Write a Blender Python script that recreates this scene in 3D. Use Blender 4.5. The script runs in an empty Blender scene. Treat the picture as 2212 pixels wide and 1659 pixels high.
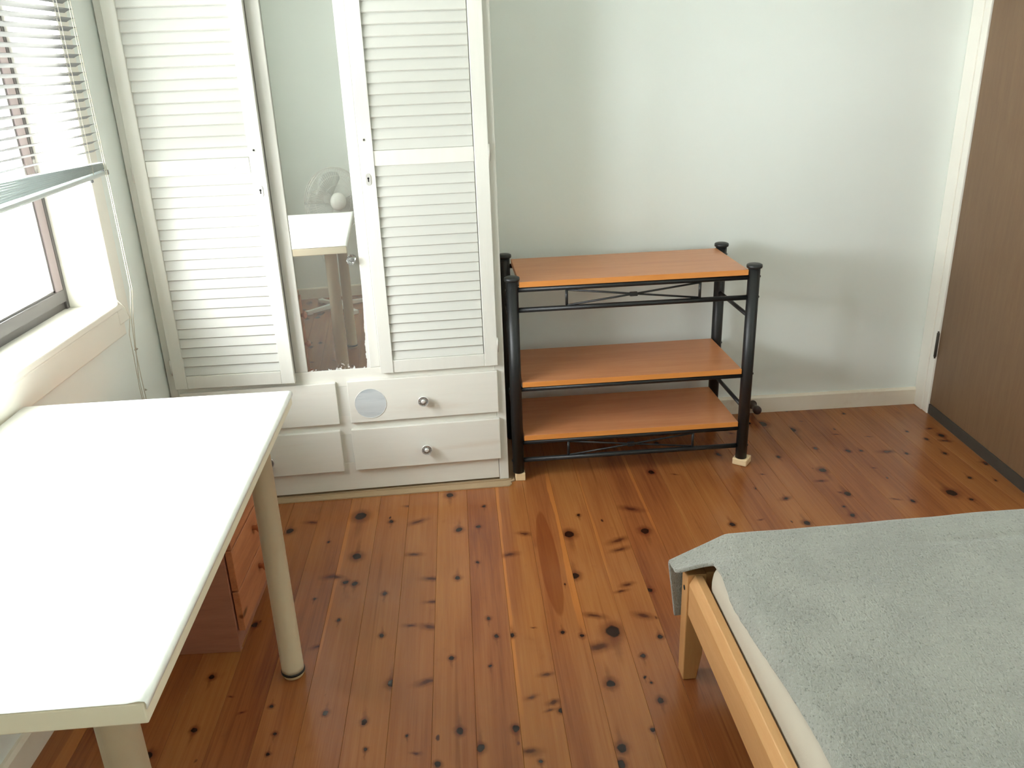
import bpy, bmesh, math, random
from mathutils import Vector, Matrix, Euler
C = bpy.context.scene.collection
scene = bpy.context.scene
random.seed(7)

# ------------------------------------------------------------------ camera
FX, PITCH, YAW, ROLL = 1789.2, 0.3716, -0.0233, -0.038
CAM = Vector((1.2144, -3.2223, 1.427))
fwd = Vector((-math.sin(YAW)*math.cos(PITCH), math.cos(YAW)*math.cos(PITCH), -math.sin(PITCH)))
rt0 = Vector((math.cos(YAW), math.sin(YAW), 0)); up0 = rt0.cross(fwd)
rt = rt0*math.cos(ROLL) + up0*math.sin(ROLL); up = up0*math.cos(ROLL) - rt0*math.sin(ROLL)
cd = bpy.data.cameras.new('camera'); cam = bpy.data.objects.new('camera', cd); C.objects.link(cam)
cam.matrix_world = Matrix(((rt.x, up.x, -fwd.x, CAM.x), (rt.y, up.y, -fwd.y, CAM.y), (rt.z, up.z, -fwd.z, CAM.z), (0, 0, 0, 1)))
cd.sensor_width = 36; cd.sensor_fit = 'HORIZONTAL'; cd.lens = FX/2212*36; cd.clip_start = 0.02
scene.camera = cam

# ------------------------------------------------------------------ world, light, exposure
SKY = 13.0
EXPOSURE = 1.74
w = bpy.data.worlds.new('overcast_sky'); scene.world = w; w.use_nodes = True
bg = w.node_tree.nodes['Background']; bg.inputs[0].default_value = (0.965, 0.985, 1.0, 1); bg.inputs[1].default_value = SKY
pl = bpy.data.lights.new('window_portal', 'AREA'); pl.shape = 'RECTANGLE'; pl.size = 1.35; pl.size_y = 1.6
pl.cycles.is_portal = True
po = bpy.data.objects.new('window_portal', pl); C.objects.link(po)
po.location = (-0.05, -1.67, 1.46); po.rotation_euler = (0, -math.pi/2, 0)
vs = scene.view_settings; vs.view_transform = 'Standard'; vs.look = 'None'; vs.gamma = 1; vs.exposure = EXPOSURE; vs.use_curve_mapping = False
cy = scene.cycles
cy.use_denoising = True; cy.max_bounces = 14; cy.diffuse_bounces = 10; cy.glossy_bounces = 6; cy.transmission_bounces = 8; cy.transparent_max_bounces = 12
cy.sample_clamp_indirect = 12; cy.caustics_reflective = False; cy.caustics_refractive = False

# ------------------------------------------------------------------ helpers
def lin(c):
    return tuple((v/255/12.92 if v/255 <= 0.04045 else ((v/255+0.055)/1.055)**2.4) for v in c)
def rgba(c): return (*lin(c), 1)

class Nd:
    """tiny node-graph writer"""
    def __init__(s, name):
        s.m = bpy.data.materials.new(name); s.m.use_nodes = True; s.t = s.m.node_tree; s.t.nodes.clear()
        s.out = s.n('ShaderNodeOutputMaterial')
    def n(s, typ, **kw):
        nd = s.t.nodes.new(typ)
        for k, v in kw.items(): setattr(nd, k, v)
        return nd
    def l(s, a, b): s.t.links.new(a, b)
    def set(s, sock, v):
        if isinstance(v, bpy.types.NodeSocket): s.l(v, sock)
        else: sock.default_value = v
    def math(s, op, a, b=0.0, clamp=False):
        nd = s.n('ShaderNodeMath', operation=op, use_clamp=clamp); s.set(nd.inputs[0], a); s.set(nd.inputs[1], b); return nd.outputs[0]
    def vec(s, op, a, b=(0, 0, 0)):
        nd = s.n('ShaderNodeVectorMath', operation=op); s.set(nd.inputs[0], a); s.set(nd.inputs[1], b)
        return nd.outputs['Value'] if op in ('LENGTH', 'DISTANCE') else nd.outputs[0]
    def mix(s, f, a, b, mode='MIX'):
        nd = s.n('ShaderNodeMix', data_type='RGBA', blend_type=mode); s.set(nd.inputs[0], f); s.set(nd.inputs[6], a); s.set(nd.inputs[7], b); return nd.outputs[2]
    def mapr(s, v, a, b, c=0.0, d=1.0, smooth=True):
        nd = s.n('ShaderNodeMapRange'); nd.interpolation_type = 'SMOOTHSTEP' if smooth else 'LINEAR'
        s.set(nd.inputs[0], v)
        for i, x in enumerate((a, b, c, d)): nd.inputs[i+1].default_value = x
        return nd.outputs[0]
    def obj(s): return s.n('ShaderNodeTexCoord').outputs['Object']
    def scale(s, v, sc, off=(0, 0, 0), rot=(0, 0, 0)):
        nd = s.n('ShaderNodeMapping'); s.l(v, nd.inputs[0]); nd.inputs['Scale'].default_value = sc; nd.inputs['Location'].default_value = off; nd.inputs['Rotation'].default_value = rot
        return nd.outputs[0]
    def noise(s, v, scale, detail=3, rough=0.55, dist=0.0):
        nd = s.n('ShaderNodeTexNoise'); s.l(v, nd.inputs['Vector']); nd.inputs['Scale'].default_value = scale; nd.inputs['Detail'].default_value = detail
        nd.inputs['Roughness'].default_value = rough; nd.inputs['Distortion'].default_value = dist
        return nd.outputs[0]
    def ramp(s, f, stops):
        nd = s.n('ShaderNodeValToRGB'); s.l(f, nd.inputs[0]); r = nd.color_ramp
        while len(r.elements) < len(stops): r.elements.new(0.5)
        for e, (p, c) in zip(r.elements, stops): e.position = p; e.color = c
        return nd.outputs[0]
    def bump(s, h, strength, dist=0.001):
        nd = s.n('ShaderNodeBump'); s.l(h, nd.inputs['Height']); nd.inputs['Strength'].default_value = strength; nd.inputs['Distance'].default_value = dist; return nd.outputs[0]
    def bsdf(s, color, rough=0.5, metal=0.0, spec=0.5, normal=None, **kw):
        b = s.n('ShaderNodeBsdfPrincipled'); s.set(b.inputs['Base Color'], color); s.set(b.inputs['Roughness'], rough)
        b.inputs['Metallic'].default_value = metal; b.inputs['Specular IOR Level'].default_value = spec
        if normal is not None: s.l(normal, b.inputs['Normal'])
        for k, v in kw.items(): s.set(b.inputs[k.replace('_', ' ')], v)
        s.l(b.outputs[0], s.out.inputs[0]); return b

def paint(name, col, rough=0.5, var=0.03, scale=6, bump=0.15, bscale=120, stretch=(1, 1, 1), spec=0.4, dirt=None, dscale=3.0, dlo=0.58, dhi=0.75):
    g = Nd(name); o = g.obj(); v = g.scale(o, stretch)
    f = g.noise(v, scale, 4)
    c = g.mix(f, (*[max(0, x*(1-var*2)) for x in lin(col)], 1), (*[min(1, x*(1+var)) for x in lin(col)], 1))
    if dirt:
        d = g.noise(g.scale(o, stretch, (3, 1, 7)), dscale, 5, 0.65)
        c = g.mix(g.mapr(d, dlo, dhi, 0, 0.75), c, rgba(dirt))
    h = g.noise(v, bscale, 3)
    g.bsdf(c, rough, spec=spec, normal=g.bump(h, bump)); return g.m

def plain(name, col, rough=0.5, metal=0.0, spec=0.5):
    g = Nd(name); o = g.obj()
    c = g.mix(g.noise(o, 40, 3), (*[x*0.9 for x in lin(col)], 1), (*[min(1, x*1.06) for x in lin(col)], 1))
    g.bsdf(c, rough, metal, spec); return g.m

def wood(name, c0, c1, c2, along=(1, 0, 0), scale=1.0, rough=0.4, knots=0.0):
    """streaky timber, grain along one local axis"""
    g = Nd(name); o = g.obj()
    st = tuple(2.0 if a else 22.0 for a in along)
    v = g.scale(o, tuple(x*scale for x in st))
    n1 = g.noise(v, 1.0, 4, 0.6, 0.6); n2 = g.noise(g.scale(v, (3, 3, 3), (5, 2, 1)), 2.0, 5, 0.7)
    f = g.math('ADD', g.math('MULTIPLY', n1, 0.65), g.math('MULTIPLY', n2, 0.35))
    c = g.ramp(f, [(0.3, rgba(c0)), (0.5, rgba(c1)), (0.72, rgba(c2))])
    if knots:
        vo = g.n('ShaderNodeTexVoronoi'); g.l(g.scale(o, tuple((2.2 if a else 7.0) for a in along), (0.37, .2, .1)), vo.inputs['Vector']); vo.inputs['Scale'].default_value = knots
        c = g.mix(g.mapr(vo.outputs['Distance'], 0.10, 0.05), c, rgba((110, 62, 30)))
    g.bsdf(c, rough, spec=0.4, normal=g.bump(n2, 0.12)); return g.m

class MB:
    def __init__(s): s.v = []; s.f = []; s.sm = []
    def add(s, vs, fs, smooth=False, M=None):
        k = len(s.v)
        s.v += [tuple(M @ Vector(p)) if M else tuple(p) for p in vs]
        s.f += [tuple(i+k for i in f) for f in fs]; s.sm += [smooth]*len(fs); return s
    def box(s, x0, x1, y0, y1, z0, z1, M=None):
        v = [(x, y, z) for z in (z0, z1) for y in (y0, y1) for x in (x0, x1)]
        return s.add(v, [(0, 2, 3, 1), (4, 5, 7, 6), (0, 1, 5, 4), (2, 6, 7, 3), (0, 4, 6, 2), (1, 3, 7, 5)], False, M)
    def prism(s, poly, a0, a1, axis='x', M=None):
        """2-D polygon (counter-clockwise) swept along one axis"""
        n = len(poly)
        mk = {'x': lambda p, a: (a, p[0], p[1]), 'y': lambda p, a: (p[0], a, p[1]), 'z': lambda p, a: (p[0], p[1], a)}[axis]
        v = [mk(p, a0) for p in poly] + [mk(p, a1) for p in poly]
        f = [tuple(range(n-1, -1, -1)), tuple(range(n, 2*n))] + [(i, (i+1) % n, n+(i+1) % n, n+i) for i in range(n)]
        if axis == 'y': f = [t[::-1] for t in f]
        return s.add(v, f, False, M)
    def lathe(s, prof, seg=24, M=None, smooth=True):
        """profile of (radius, z) from bottom to top about local Z"""
        v = []; f = []
        for r, z in prof:
            for i in range(seg): a = 2*math.pi*i/seg; v.append((r*math.cos(a), r*math.sin(a), z))
        for j in range(len(prof)-1):
            for i in range(seg): f.append((j*seg+i, j*seg+(i+1) % seg, (j+1)*seg+(i+1) % seg, (j+1)*seg+i))
        s.add(v, f, smooth, M)
        k = len(s.v)-len(v)
        s.f.append(tuple(k+i for i in range(seg-1, -1, -1))); s.f.append(tuple(k+(len(prof)-1)*seg+i for i in range(seg))); s.sm += [False, False]
        return s
    def rod(s, p0, p1, r, r1=None, seg=14):
        p0, p1 = Vector(p0), Vector(p1); d = p1-p0
        M = Matrix.Translation(p0) @ d.to_track_quat('Z', 'Y').to_matrix().to_4x4()
        return s.lathe([(r, 0), (r1 if r1 is not None else r, d.length)], seg, M)
    def tube(s, pts, r, seg=8, closed=False):
        pts = [Vector(p) for p in pts]; n = len(pts); v = []; f = []
        for i, p in enumerate(pts):
            a = pts[(i-1) % n] if (closed or i) else p; b = pts[(i+1) % n] if (closed or i < n-1) else p
            q = (b-a).to_track_quat('Z', 'Y')
            for k in range(seg): t = 2*math.pi*k/seg; v.append(p + q @ Vector((r*math.cos(t), r*math.sin(t), 0)))
        m = n if closed else n-1
        for i in range(m):
            for k in range(seg):
                j = (i+1) % n; f.append((i*seg+k, i*seg+(k+1) % seg, j*seg+(k+1) % seg, j*seg+k))
        if not closed: f += [tuple(range(seg-1, -1, -1)), tuple((n-1)*seg+k for k in range(seg))]
        return s.add(v, f, True)
    def ring(s, c, R, r, M=None, n=48, seg=6):
        pts = [Vector((c[0]+R*math.cos(2*math.pi*i/n), c[1]+R*math.sin(2*math.pi*i/n), c[2])) for i in range(n)]
        if M: pts = [M @ p for p in pts]
        return s.tube(pts, r, seg, True)
    def mesh(s, name, mat=None):
        me = bpy.data.meshes.new(name); me.from_pydata(s.v, [], s.f)
        me.polygons.foreach_set('use_smooth', s.sm)
        bm = bmesh.new(); bm.from_mesh(me); bmesh.ops.recalc_face_normals(bm, faces=bm.faces); bm.to_mesh(me); bm.free()
        if mat: me.materials.append(mat)
        return me
    def build(s, name, mat, parent=None, loc=(0, 0, 0), rot=(0, 0, 0), bevel=0.0, bseg=2):
        o = bpy.data.objects.new(name, s.mesh(name, mat)); C.objects.link(o); o.parent = parent; o.location = loc; o.rotation_euler = rot
        if bevel:
            b = o.modifiers.new('edge', 'BEVEL'); b.width = bevel; b.segments = bseg; b.limit_method = 'ANGLE'; b.angle_limit = math.radians(40)
        return o

def thing(name, label, cat, loc=(0, 0, 0), rotz=0.0, group=None):
    o = bpy.data.objects.new(name, None); C.objects.link(o); o.location = loc; o.rotation_euler = (0, 0, rotz); o.empty_display_size = 0.1
    return tag(o, label, cat, group)
def tag(o, label, cat, group=None):
    o['label'] = label; o['category'] = cat
    if group: o['group'] = group
    return o
def struct(o, label=None, cat=None):
    o['kind'] = 'structure'
    if label: o['label'] = label
    if cat: o['category'] = cat
    return o
def inst(src, name, parent, loc, rot=(0, 0, 0)):
    c = src.copy(); c.name = name; C.objects.link(c); c.parent = parent; c.location = loc; c.rotation_euler = rot; return c

# ------------------------------------------------------------------ materials
M_WALL = paint('wall_paint', (232, 238, 234), 0.55, 0.02, 2.5, 0.25, 60, spec=0.3)
M_CEIL = paint('ceiling_paint', (246, 246, 243), 0.7, 0.01)
M_TRIM = paint('cream_gloss_trim', (234, 231, 221), 0.35, 0.03, 5, 0.15, 40, dirt=(196, 180, 156), dlo=0.64, dhi=0.85)
M_SKIRT = paint('worn_skirting_paint', (232, 224, 208), 0.4, 0.05, 5, 0.25, 30, dirt=(186, 160, 130), dscale=4, dlo=0.56, dhi=0.82)
M_WHITE = paint('brushed_white_paint', (217, 215, 206), 0.42, 0.03, 9, 0.22, 40, stretch=(0.6, 1, 6), dirt=(196, 182, 164), dscale=2.2, dlo=0.56, dhi=0.9)
M_WHITEV = paint('brushed_white_paint_upright', (211, 210, 202), 0.42, 0.03, 9, 0.2, 40, stretch=(6, 1, 0.6), dirt=(204, 196, 182), dscale=2.2, dlo=0.6, dhi=0.9)
M_LOUV = paint('louvre_white_paint', (195, 195, 188), 0.4, 0.02, 8, 0.15, 40, stretch=(0.5, 1, 5))
M_PATCH = paint('stripped_paint_patch', (190, 195, 196), 0.5, 0.08, 10, 0.5, 30, stretch=(0.35, 1, 4), dirt=(150, 160, 166), dscale=6, dlo=0.5, dhi=0.7)
M_PATCHRIM = paint('scraped_rim_paint', (226, 226, 222), 0.5, 0.05, 20, 0.5, 60, dirt=(180, 182, 180), dscale=14, dlo=0.5, dhi=0.65)
M_TABLE = plain('white_laminate', (246, 246, 242), 0.28)
M_TEDGE = paint('cream_edge_band', (226, 216, 192), 0.4, 0.02, 8, 0.05, 60)
M_LEG = paint('cream_powder_coat', (216, 206, 178), 0.38, 0.02, 30, 0.12, 400)
M_BLACK = plain('black_rubber', (30, 27, 24), 0.5)
M_FELT = paint('pale_felt', (196, 172, 132), 0.95, 0.1, 60, 0.6, 300)
M_RACK = paint('black_powder_coat', (27, 28, 28), 0.42, 0.1, 60, 0.35, 420, spec=0.5)
M_SHELF = wood('orange_beech_laminate', (190, 122, 78), (200, 134, 88), (208, 146, 100), (1, 0, 0), 1.6, 0.3)
M_SHELFEDGE = wood('orange_edge_band', (204, 130, 62), (210, 138, 70), (216, 146, 80), (1, 0, 0), 1.6, 0.4)
M_PINE = wood('pale_pine', (184, 136, 84), (194, 148, 98), (204, 160, 110), (0, 1, 0), 1.2, 0.4, 1.0)
M_PINEZ = wood('pale_pine_upright', (172, 126, 76), (184, 138, 88), (194, 150, 98), (0, 0, 1), 1.2, 0.4)
M_UNIT = wood('red_stained_pine', (158, 94, 62), (184, 118, 80), (202, 138, 96), (0, 1, 0), 1.4, 0.35, 1.3)
M_UNITSIDE = wood('red_stained_side', (150, 100, 80), (164, 112, 90), (176, 124, 102), (1, 0, 0), 1.4, 0.4)
M_DOOR = wood('brown_veneer', (108, 83, 60), (114, 89, 65), (120, 96, 71), (0, 0, 1), 2.2, 0.42)
M_SEAL = paint('dark_grey_seal', (66, 60, 52), 0.6, 0.1, 20, 0.3, 80)
M_SASH = paint('worn_mauve_sash', (140, 126, 126), 0.45, 0.06, 9, 0.3, 40, dirt=(120, 108, 104), dlo=0.58, dhi=0.7)
M_SASHD = paint('dark_weathered_rail', (96, 92, 90), 0.4, 0.15, 9, 0.4, 30, stretch=(1, 0.2, 1), dirt=(214, 212, 208), dscale=7, dlo=0.6, dhi=0.68)
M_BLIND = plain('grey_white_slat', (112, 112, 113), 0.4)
M_BRAIL = plain('grey_blue_rail', (198, 203, 201), 0.55)
M_CORD = plain('blind_cord', (196, 190, 174), 0.8)
M_STEEL = plain('painted_hinge', (205, 202, 194), 0.35, 0.2)
M_KEY = plain('white_escutcheon', (186, 184, 178), 0.35, 0.1)
M_DARK = plain('dark_hole', (22, 20, 18), 0.9)
M_SHEET = paint('cream_fitted_sheet', (176, 167, 150), 0.85, 0.03, 6, 0.3, 300)
M_FAN = plain('white_fan_plastic', (228, 228, 222), 0.4)
M_HARD = paint('tan_hardboard', (176, 152, 120), 0.7, 0.08, 12, 0.3, 100)
M_BLOCK = wood('raw_pine_block', (214, 186, 140), (226, 200, 158), (234, 210, 170), (1, 0, 0), 2, 0.6)
M_STOP = plain('dark_brown_stop', (62, 42, 34), 0.4)
M_RUBBER = plain('stop_tip', (58, 38, 32), 0.5)
M_GROUND = paint('low_bounce_ground', (84, 88, 70), 0.9, 0.08, 2)  # dark tone chosen to keep bounced light off the blind

g = Nd('window_glass'); o_ = g.obj()
n1 = g.noise(g.scale(o_, (1, 3, 1.2)), 4, 5, 0.7)
tr = g.n('ShaderNodeBsdfTransparent'); df = g.n('ShaderNodeBsdfTranslucent'); gl = g.n('ShaderNodeBsdfGlossy'); gl.inputs['Roughness'].default_value = 0.02
df.inputs[0].default_value = (0.85, 0.87, 0.87, 1); tr.inputs[0].default_value = (0.97, 0.98, 0.98, 1)
m1 = g.n('ShaderNodeMixShader'); g.l(g.mapr(n1, 0.5, 0.8, 0.05, 0.75), m1.inputs[0]); g.l(tr.outputs[0], m1.inputs[1]); g.l(df.outputs[0], m1.inputs[2])
m2 = g.n('ShaderNodeMixShader'); m2.inputs[0].default_value = 0.06; g.l(m1.outputs[0], m2.inputs[1]); g.l(gl.outputs[0], m2.inputs[2]); g.l(m2.outputs[0], g.out.inputs[0])
M_GLASS = g.m

g = Nd('aged_mirror'); o_ = g.obj()
sx = g.n('ShaderNodeSeparateXYZ'); g.l(o_, sx.inputs[0])
# silvering worn through along the lower and right edge: local x 0..0.208, z 0..
nz = g.noise(o_, 38, 5, 0.7); nz2 = g.noise(o_, 120, 4, 0.7)
er = g.math('SUBTRACT', 0.208, sx.outputs[0])
lowr = g.mapr(sx.outputs[2], 0.30, 0.0, 0.0, 1.0)
thr = g.math('ADD', g.math('MULTIPLY', g.math('MULTIPLY', lowr, 0.020), nz), 0.001)
wr = g.math('LESS_THAN', er, thr)
zb = g.math('MULTIPLY', g.mapr(g.math('ABSOLUTE', g.math('SUBTRACT', sx.outputs[0], 0.125)), 0.05, 0.0), 0.055)
wb = g.math('LESS_THAN', sx.outputs[2], g.math('MULTIPLY', g.math('ADD', zb, 0.012), g.mapr(nz2, 0.5, 0.75, 0, 1)))
worn = g.math('MAXIMUM', wr, wb)
mi = g.n('ShaderNodeBsdfGlossy'); mi.inputs[0].default_value = (0.61, 0.62, 0.575, 1); mi.inputs['Roughness'].default_value = 0.006
di = g.n('ShaderNodeBsdfDiffuse'); di.inputs[0].default_value = (0.62, 0.61, 0.58, 1)
haze = g.n('ShaderNodeMixShader'); haze.inputs[0].default_value = 0.10; g.l(mi.outputs[0], haze.inputs[1]); g.l(di.outputs[0], haze.inputs[2])
mm = g.n('ShaderNodeMixShader'); g.l(worn, mm.inputs[0]); g.l(haze.outputs[0], mm.inputs[1]); g.l(di.outputs[0], mm.inputs[2]); g.l(mm.outputs[0], g.out.inputs[0])
M_MIRROR = g.m

g = Nd('cut_glass_knob'); o_ = g.obj()
g.bsdf((0.78, 0.77, 0.74, 1), 0.16, 0.35, 0.8); M_CRYSTAL = g.m
g = Nd('clear_glass'); b = g.bsdf((0.95, 0.97, 0.95, 1), 0.03); b.inputs['Transmission Weight'].default_value = 0.9; b.inputs['IOR'].default_value = 1.5; M_CLEAR = g.m

g = Nd('sage_grey_fleece'); o_ = g.obj()
f1 = g.noise(g.scale(o_, (1.3, 0.75, 1), rot=(0, 0, 0.5)), 190, 2, 0.6); f2 = g.noise(o_, 6, 3); f3 = g.noise(g.scale(o_, (1, 1, 1), (4, 4, 4)), 90, 2)
c = g.mix(g.mapr(f2, 0.35, 0.65), rgba((134, 134, 126)), rgba((144, 144, 135)))
c = g.mix(g.mapr(f1, 0.40, 0.31, 0, 0.6), c, rgba((82, 83, 78)))
c = g.mix(g.mapr(f3, 0.52, 0.75, 0, 0.3), c, rgba((164, 164, 154)))
hh = g.math('ADD', f1, g.math('MULTIPLY', f3, 0.6))
g.bsdf(c, 0.95, spec=0.1, normal=g.bump(hh, 0.9, 0.004), Sheen_Weight=0.35, Sheen_Roughness=0.5); M_FLEECE = g.m

# ------------------------------------------------------------------ floor: one object per board
BETA = 0.0329; PITCHB = 0.1015; U0 = 0.673
XL, YR, CEIL = 0.13, -3.60, 2.55
KN = [(0.34,-1.769,0.0105,0),(0.415,-1.522,0.0085,0),(0.423,-1.703,0.0078,0),(0.425,-0.722,0.0064,0),(0.479,-1.319,0.0093,0),(0.482,-1.598,0.0046,1),(0.487,-0.826,0.0136,0),(0.522,-1.658,0.0062,1),(0.557,-0.782,0.0188,1),(0.589,-1.644,0.0054,0),(0.611,-1.795,0.0046,0),(0.615,-1.734,0.0051,0),(0.627,-0.912,0.0048,0),(0.628,-1.218,0.0048,0),(0.662,-1.112,0.0195,1),(0.668,-1.434,0.0123,1),(0.675,-1.114,0.0167,1),(0.709,-1.146,0.0094,0),(0.71,-1.326,0.0056,0),(0.715,-0.76,0.0221,0),(0.724,-1.681,0.007,0),(0.728,-1.008,0.0162,0),(0.737,-1.157,0.0093,0),(0.818,-1.719,0.0078,0),(0.822,-0.81,0.0081,0),(0.829,-1.216,0.008,0),(0.83,-1.805,0.005,0),(0.836,-1.406,0.007,0),(0.872,-0.711,0.0102,1),(0.873,-1.596,0.011,0),(0.906,-1.02,0.0173,1),(0.911,-1.373,0.0126,1),(0.911,-0.822,0.0216,1),(0.922,-1.774,0.0038,0),(0.943,-1.827,0.0082,1),(0.962,-1.6,0.0205,1),(0.963,-1.383,0.0175,1),(0.964,-1.158,0.0192,1),(0.969,-1.272,0.0157,1),(0.992,-1.864,0.008,0),(1.019,-0.652,0.0143,0),(1.023,-1.519,0.0071,0),(1.042,-1.771,0.0093,0),(1.042,-1.163,0.0093,0),(1.049,-0.89,0.0121,0),(1.088,-1.827,0.0098,0),(1.103,-1.088,0.0062,0),(1.113,-0.878,0.0085,0),(1.121,-1.56,0.0051,0),(1.125,-1.366,0.0066,0),(1.136,-0.746,0.0063,0),(1.143,-1.445,0.0063,0),(1.17,-1.778,0.0092,0),(1.185,-1.446,0.0073,0),(1.196,-1.849,0.0162,1),(1.204,-1.057,0.017,1),(1.215,-1.682,0.0106,1),(1.217,-1.879,0.0056,0),(1.244,-1.42,0.0049,1),(1.254,-1.729,0.0086,1),(1.259,-1.606,0.0127,1),(1.26,-0.943,0.0148,1),(1.266,-1.703,0.0109,1),(1.28,-1.732,0.0069,0),(1.32,-1.448,0.0063,0),(1.354,-1.234,0.0032,0),(1.369,-1.469,0.0068,0),(1.39,-1.195,0.0135,0),(1.389,-1.904,0.0099,0),(1.4,-1.859,0.0113,0),(1.403,-0.964,0.0176,0),(1.406,-1.518,0.0284,1),(1.412,-1.656,0.0125,0),(1.415,-1.388,0.02,1),(1.45,-0.85,0.0061,0),(1.453,-1.46,0.0218,0),(1.48,-1.814,0.0066,0),(1.51,-1.287,0.013,1),(1.499,-1.643,0.0036,0),(1.51,-1.664,0.0035,0),(1.511,-1.566,0.007,0),(1.519,-1.724,0.0086,0),(1.533,-1.256,0.0132,1),(1.547,-1.072,0.0197,1),(1.549,-1.404,0.0174,1),(1.552,-1.019,0.023,1),(1.573,-1.497,0.0072,0),(1.591,-1.29,0.0094,0),(1.632,-0.831,0.0245,1),(1.647,-0.975,0.0146,0),(1.759,-0.578,0.0119,0),(2.094,-0.749,0.0069,0),(2.167,-0.831,0.0139,1),(2.303,-0.222,0.02,0),(2.335,-0.726,0.0144,1),(2.375,-0.647,0.0147,0),(2.385,-0.828,0.0122,0),(2.401,-0.295,0.0163,0),(2.576,-0.903,0.0076,0),(2.581,-0.515,0.0061,0),(2.675,-0.536,0.0212,1),(2.732,-0.866,0.0191,0),(2.771,-0.918,0.0075,0),(2.872,-0.452,0.0074,0),(2.873,-0.579,0.0084,0),(2.932,-0.476,0.0154,1),(2.972,-0.67,0.0116,1)]

SAP = {0: [(0.6735, 0.010, -1.5, -0.7, 0.6)], 5: [(1.1805, 0.011, -1.7, -0.5, 0.75)], 6: [(1.3835, 0.020, -1.42, -0.55, 0.8)], 8: [(1.4850, 0.010, -1.2, -0.5, 0.5)], 9: [(1.6880, 0.012, -1.0, 0.1, 0.5)]}
def board_mat(k, knots):
    R = random.Random(100+k)
    g = Nd('cypress_board'); o = g.obj()
    off = (R.uniform(0, 9), R.uniform(0, 9), R.uniform(0, 9))
    broad = g.noise(g.scale(o, (7, 0.75, 1), off), 1.0, 3, 0.5, 0.5)
    grain = g.noise(g.scale(o, (95, 2.2, 1), off), 1.0, 4, 0.65, 0.4)
    fine = g.noise(g.scale(o, (190, 5, 1), off), 1.0, 3, 0.6, 0.8)
    f = g.math('ADD', g.math('ADD', g.math('MULTIPLY', broad, 0.56), g.math('MULTIPLY', grain, 0.26)), g.math('MULTIPLY', fine, 0.18))
    t = R.uniform(-0.05, 0.05)
    f = g.math('ADD', f, t)
    c = g.ramp(f, [(0.28, rgba((112, 58, 34))), (0.42, rgba((141, 82, 45))), (0.56, rgba((158, 100, 54))), (0.76, rgba((176, 120, 64)))])
    # pale sapwood along an edge: (edge, width, from, to along the board, strength)
    sap = list(SAP.get(k, ()))
    if not sap and k not in (1, 2, 3, 4) and R.random() < 0.25:
        sap = [(U0+PITCHB*k+(PITCHB if R.random() < 0.5 else 0), R.uniform(0.015, 0.035), -9, 9, 0.55)]
    s = g.n('ShaderNodeSeparateXYZ'); g.l(o, s.inputs[0])
    wob = g.noise(g.scale(o, (0.0, 2.6, 0), off), 1.0, 3)
    for (uc, wd_, v0, v1, st_) in sap:
        d = g.math('ABSOLUTE', g.math('SUBTRACT', s.outputs[0], uc))
        e = g.math('SUBTRACT', g.math('MULTIPLY', wob, wd_*2), d)
        win = g.math('MULTIPLY', g.mapr(s.outputs[1], v0-0.12, v0+0.12), g.mapr(s.outputs[1], v1+0.12, v1-0.12))
        c = g.mix(g.math('MULTIPLY', g.mapr(e, 0.0, 0.003, 0, st_), win), c, rgba((186, 116, 56)))
    if k == 6:      # the board with a dark tongue of heartwood
        q = g.vec('MULTIPLY', g.vec('SUBTRACT', o, (1.322, -1.10, 0)), (1/0.030, 1/0.30, 0))
        wq = g.noise(g.scale(o, (10, 3, 1)), 1.0, 2)
        Lh = g.math('ADD', g.vec('LENGTH', q), g.math('MULTIPLY', wq, 0.35))
        c = g.mix(g.mapr(Lh, 1.16, 1.06, 0, 0.62), c, rgba((118, 56, 26)))
    strk = g.noise(g.scale(o, (42, 0.9, 1), (off[1], off[2], 1)), 1.0, 3, 0.6, 0.3)
    c = g.mix(g.mapr(strk, 0.60, 0.74, 0, 0.38), c, rgba((104, 50, 28)))
    blot = g.noise(g.scale(o, (9, 5, 1), (off[2], off[0], 1)), 1.0, 4, 0.65)
    c = g.mix(g.mapr(blot, 0.60, 0.76, 0, 0.30), c, rgba((108, 56, 36)))
    wv = g.n('ShaderNodeTexNoise'); g.l(o, wv.inputs['Vector']); wv.inputs['Scale'].default_value = 55; wv.inputs['Detail'].default_value = 3
    wob2 = g.vec('MULTIPLY', g.vec('SUBTRACT', wv.outputs['Color'], (0.5, 0.5, 0.5)), (0.010, 0.014, 0))
    ow = g.vec('MULTIPLY', g.vec('ADD', o, wob2), (1, 1, 0))
    dm = {0: None, 1: None, 2: None}
    for (u, v, r, h) in knots:
        q = g.vec('SUBTRACT', ow, (u, v, 0))
        if h:
            q = g.scale(q, (1, 1, 1), rot=(0, 0, R.uniform(-0.5, 0.5)))
            q2 = g.vec('MULTIPLY', q, (1/(r*1.2), 1/(r*R.uniform(0.38, 0.6)), 0))
        else:
            q2 = g.vec('MULTIPLY', q, (1/(r*0.92), 1/(r*1.12), 0))
            # a dark streak of grain running through the knot
            L3 = g.vec('LENGTH', g.vec('MULTIPLY', g.vec('ADD', q, (0, -r*2.0*R.choice((-1, 1)), 0)), (1/(r*0.8), 1/(r*5.5), 0)))
            dm[2] = L3 if dm[2] is None else g.math('MINIMUM', dm[2], L3)
        L = g.vec('LENGTH', q2)
        dm[h] = L if dm[h] is None else g.math('MINIMUM', dm[h], L)
    vo = g.n('ShaderNodeTexVoronoi'); g.l(g.scale(ow, (13, 5.5, 1), off), vo.inputs['Vector']); vo.inputs['Scale'].default_value = 1.0; vo.inputs['Randomness'].default_value = 1
    sp = g.n('ShaderNodeSeparateColor'); g.l(vo.outputs['Color'], sp.inputs[0])
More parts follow.
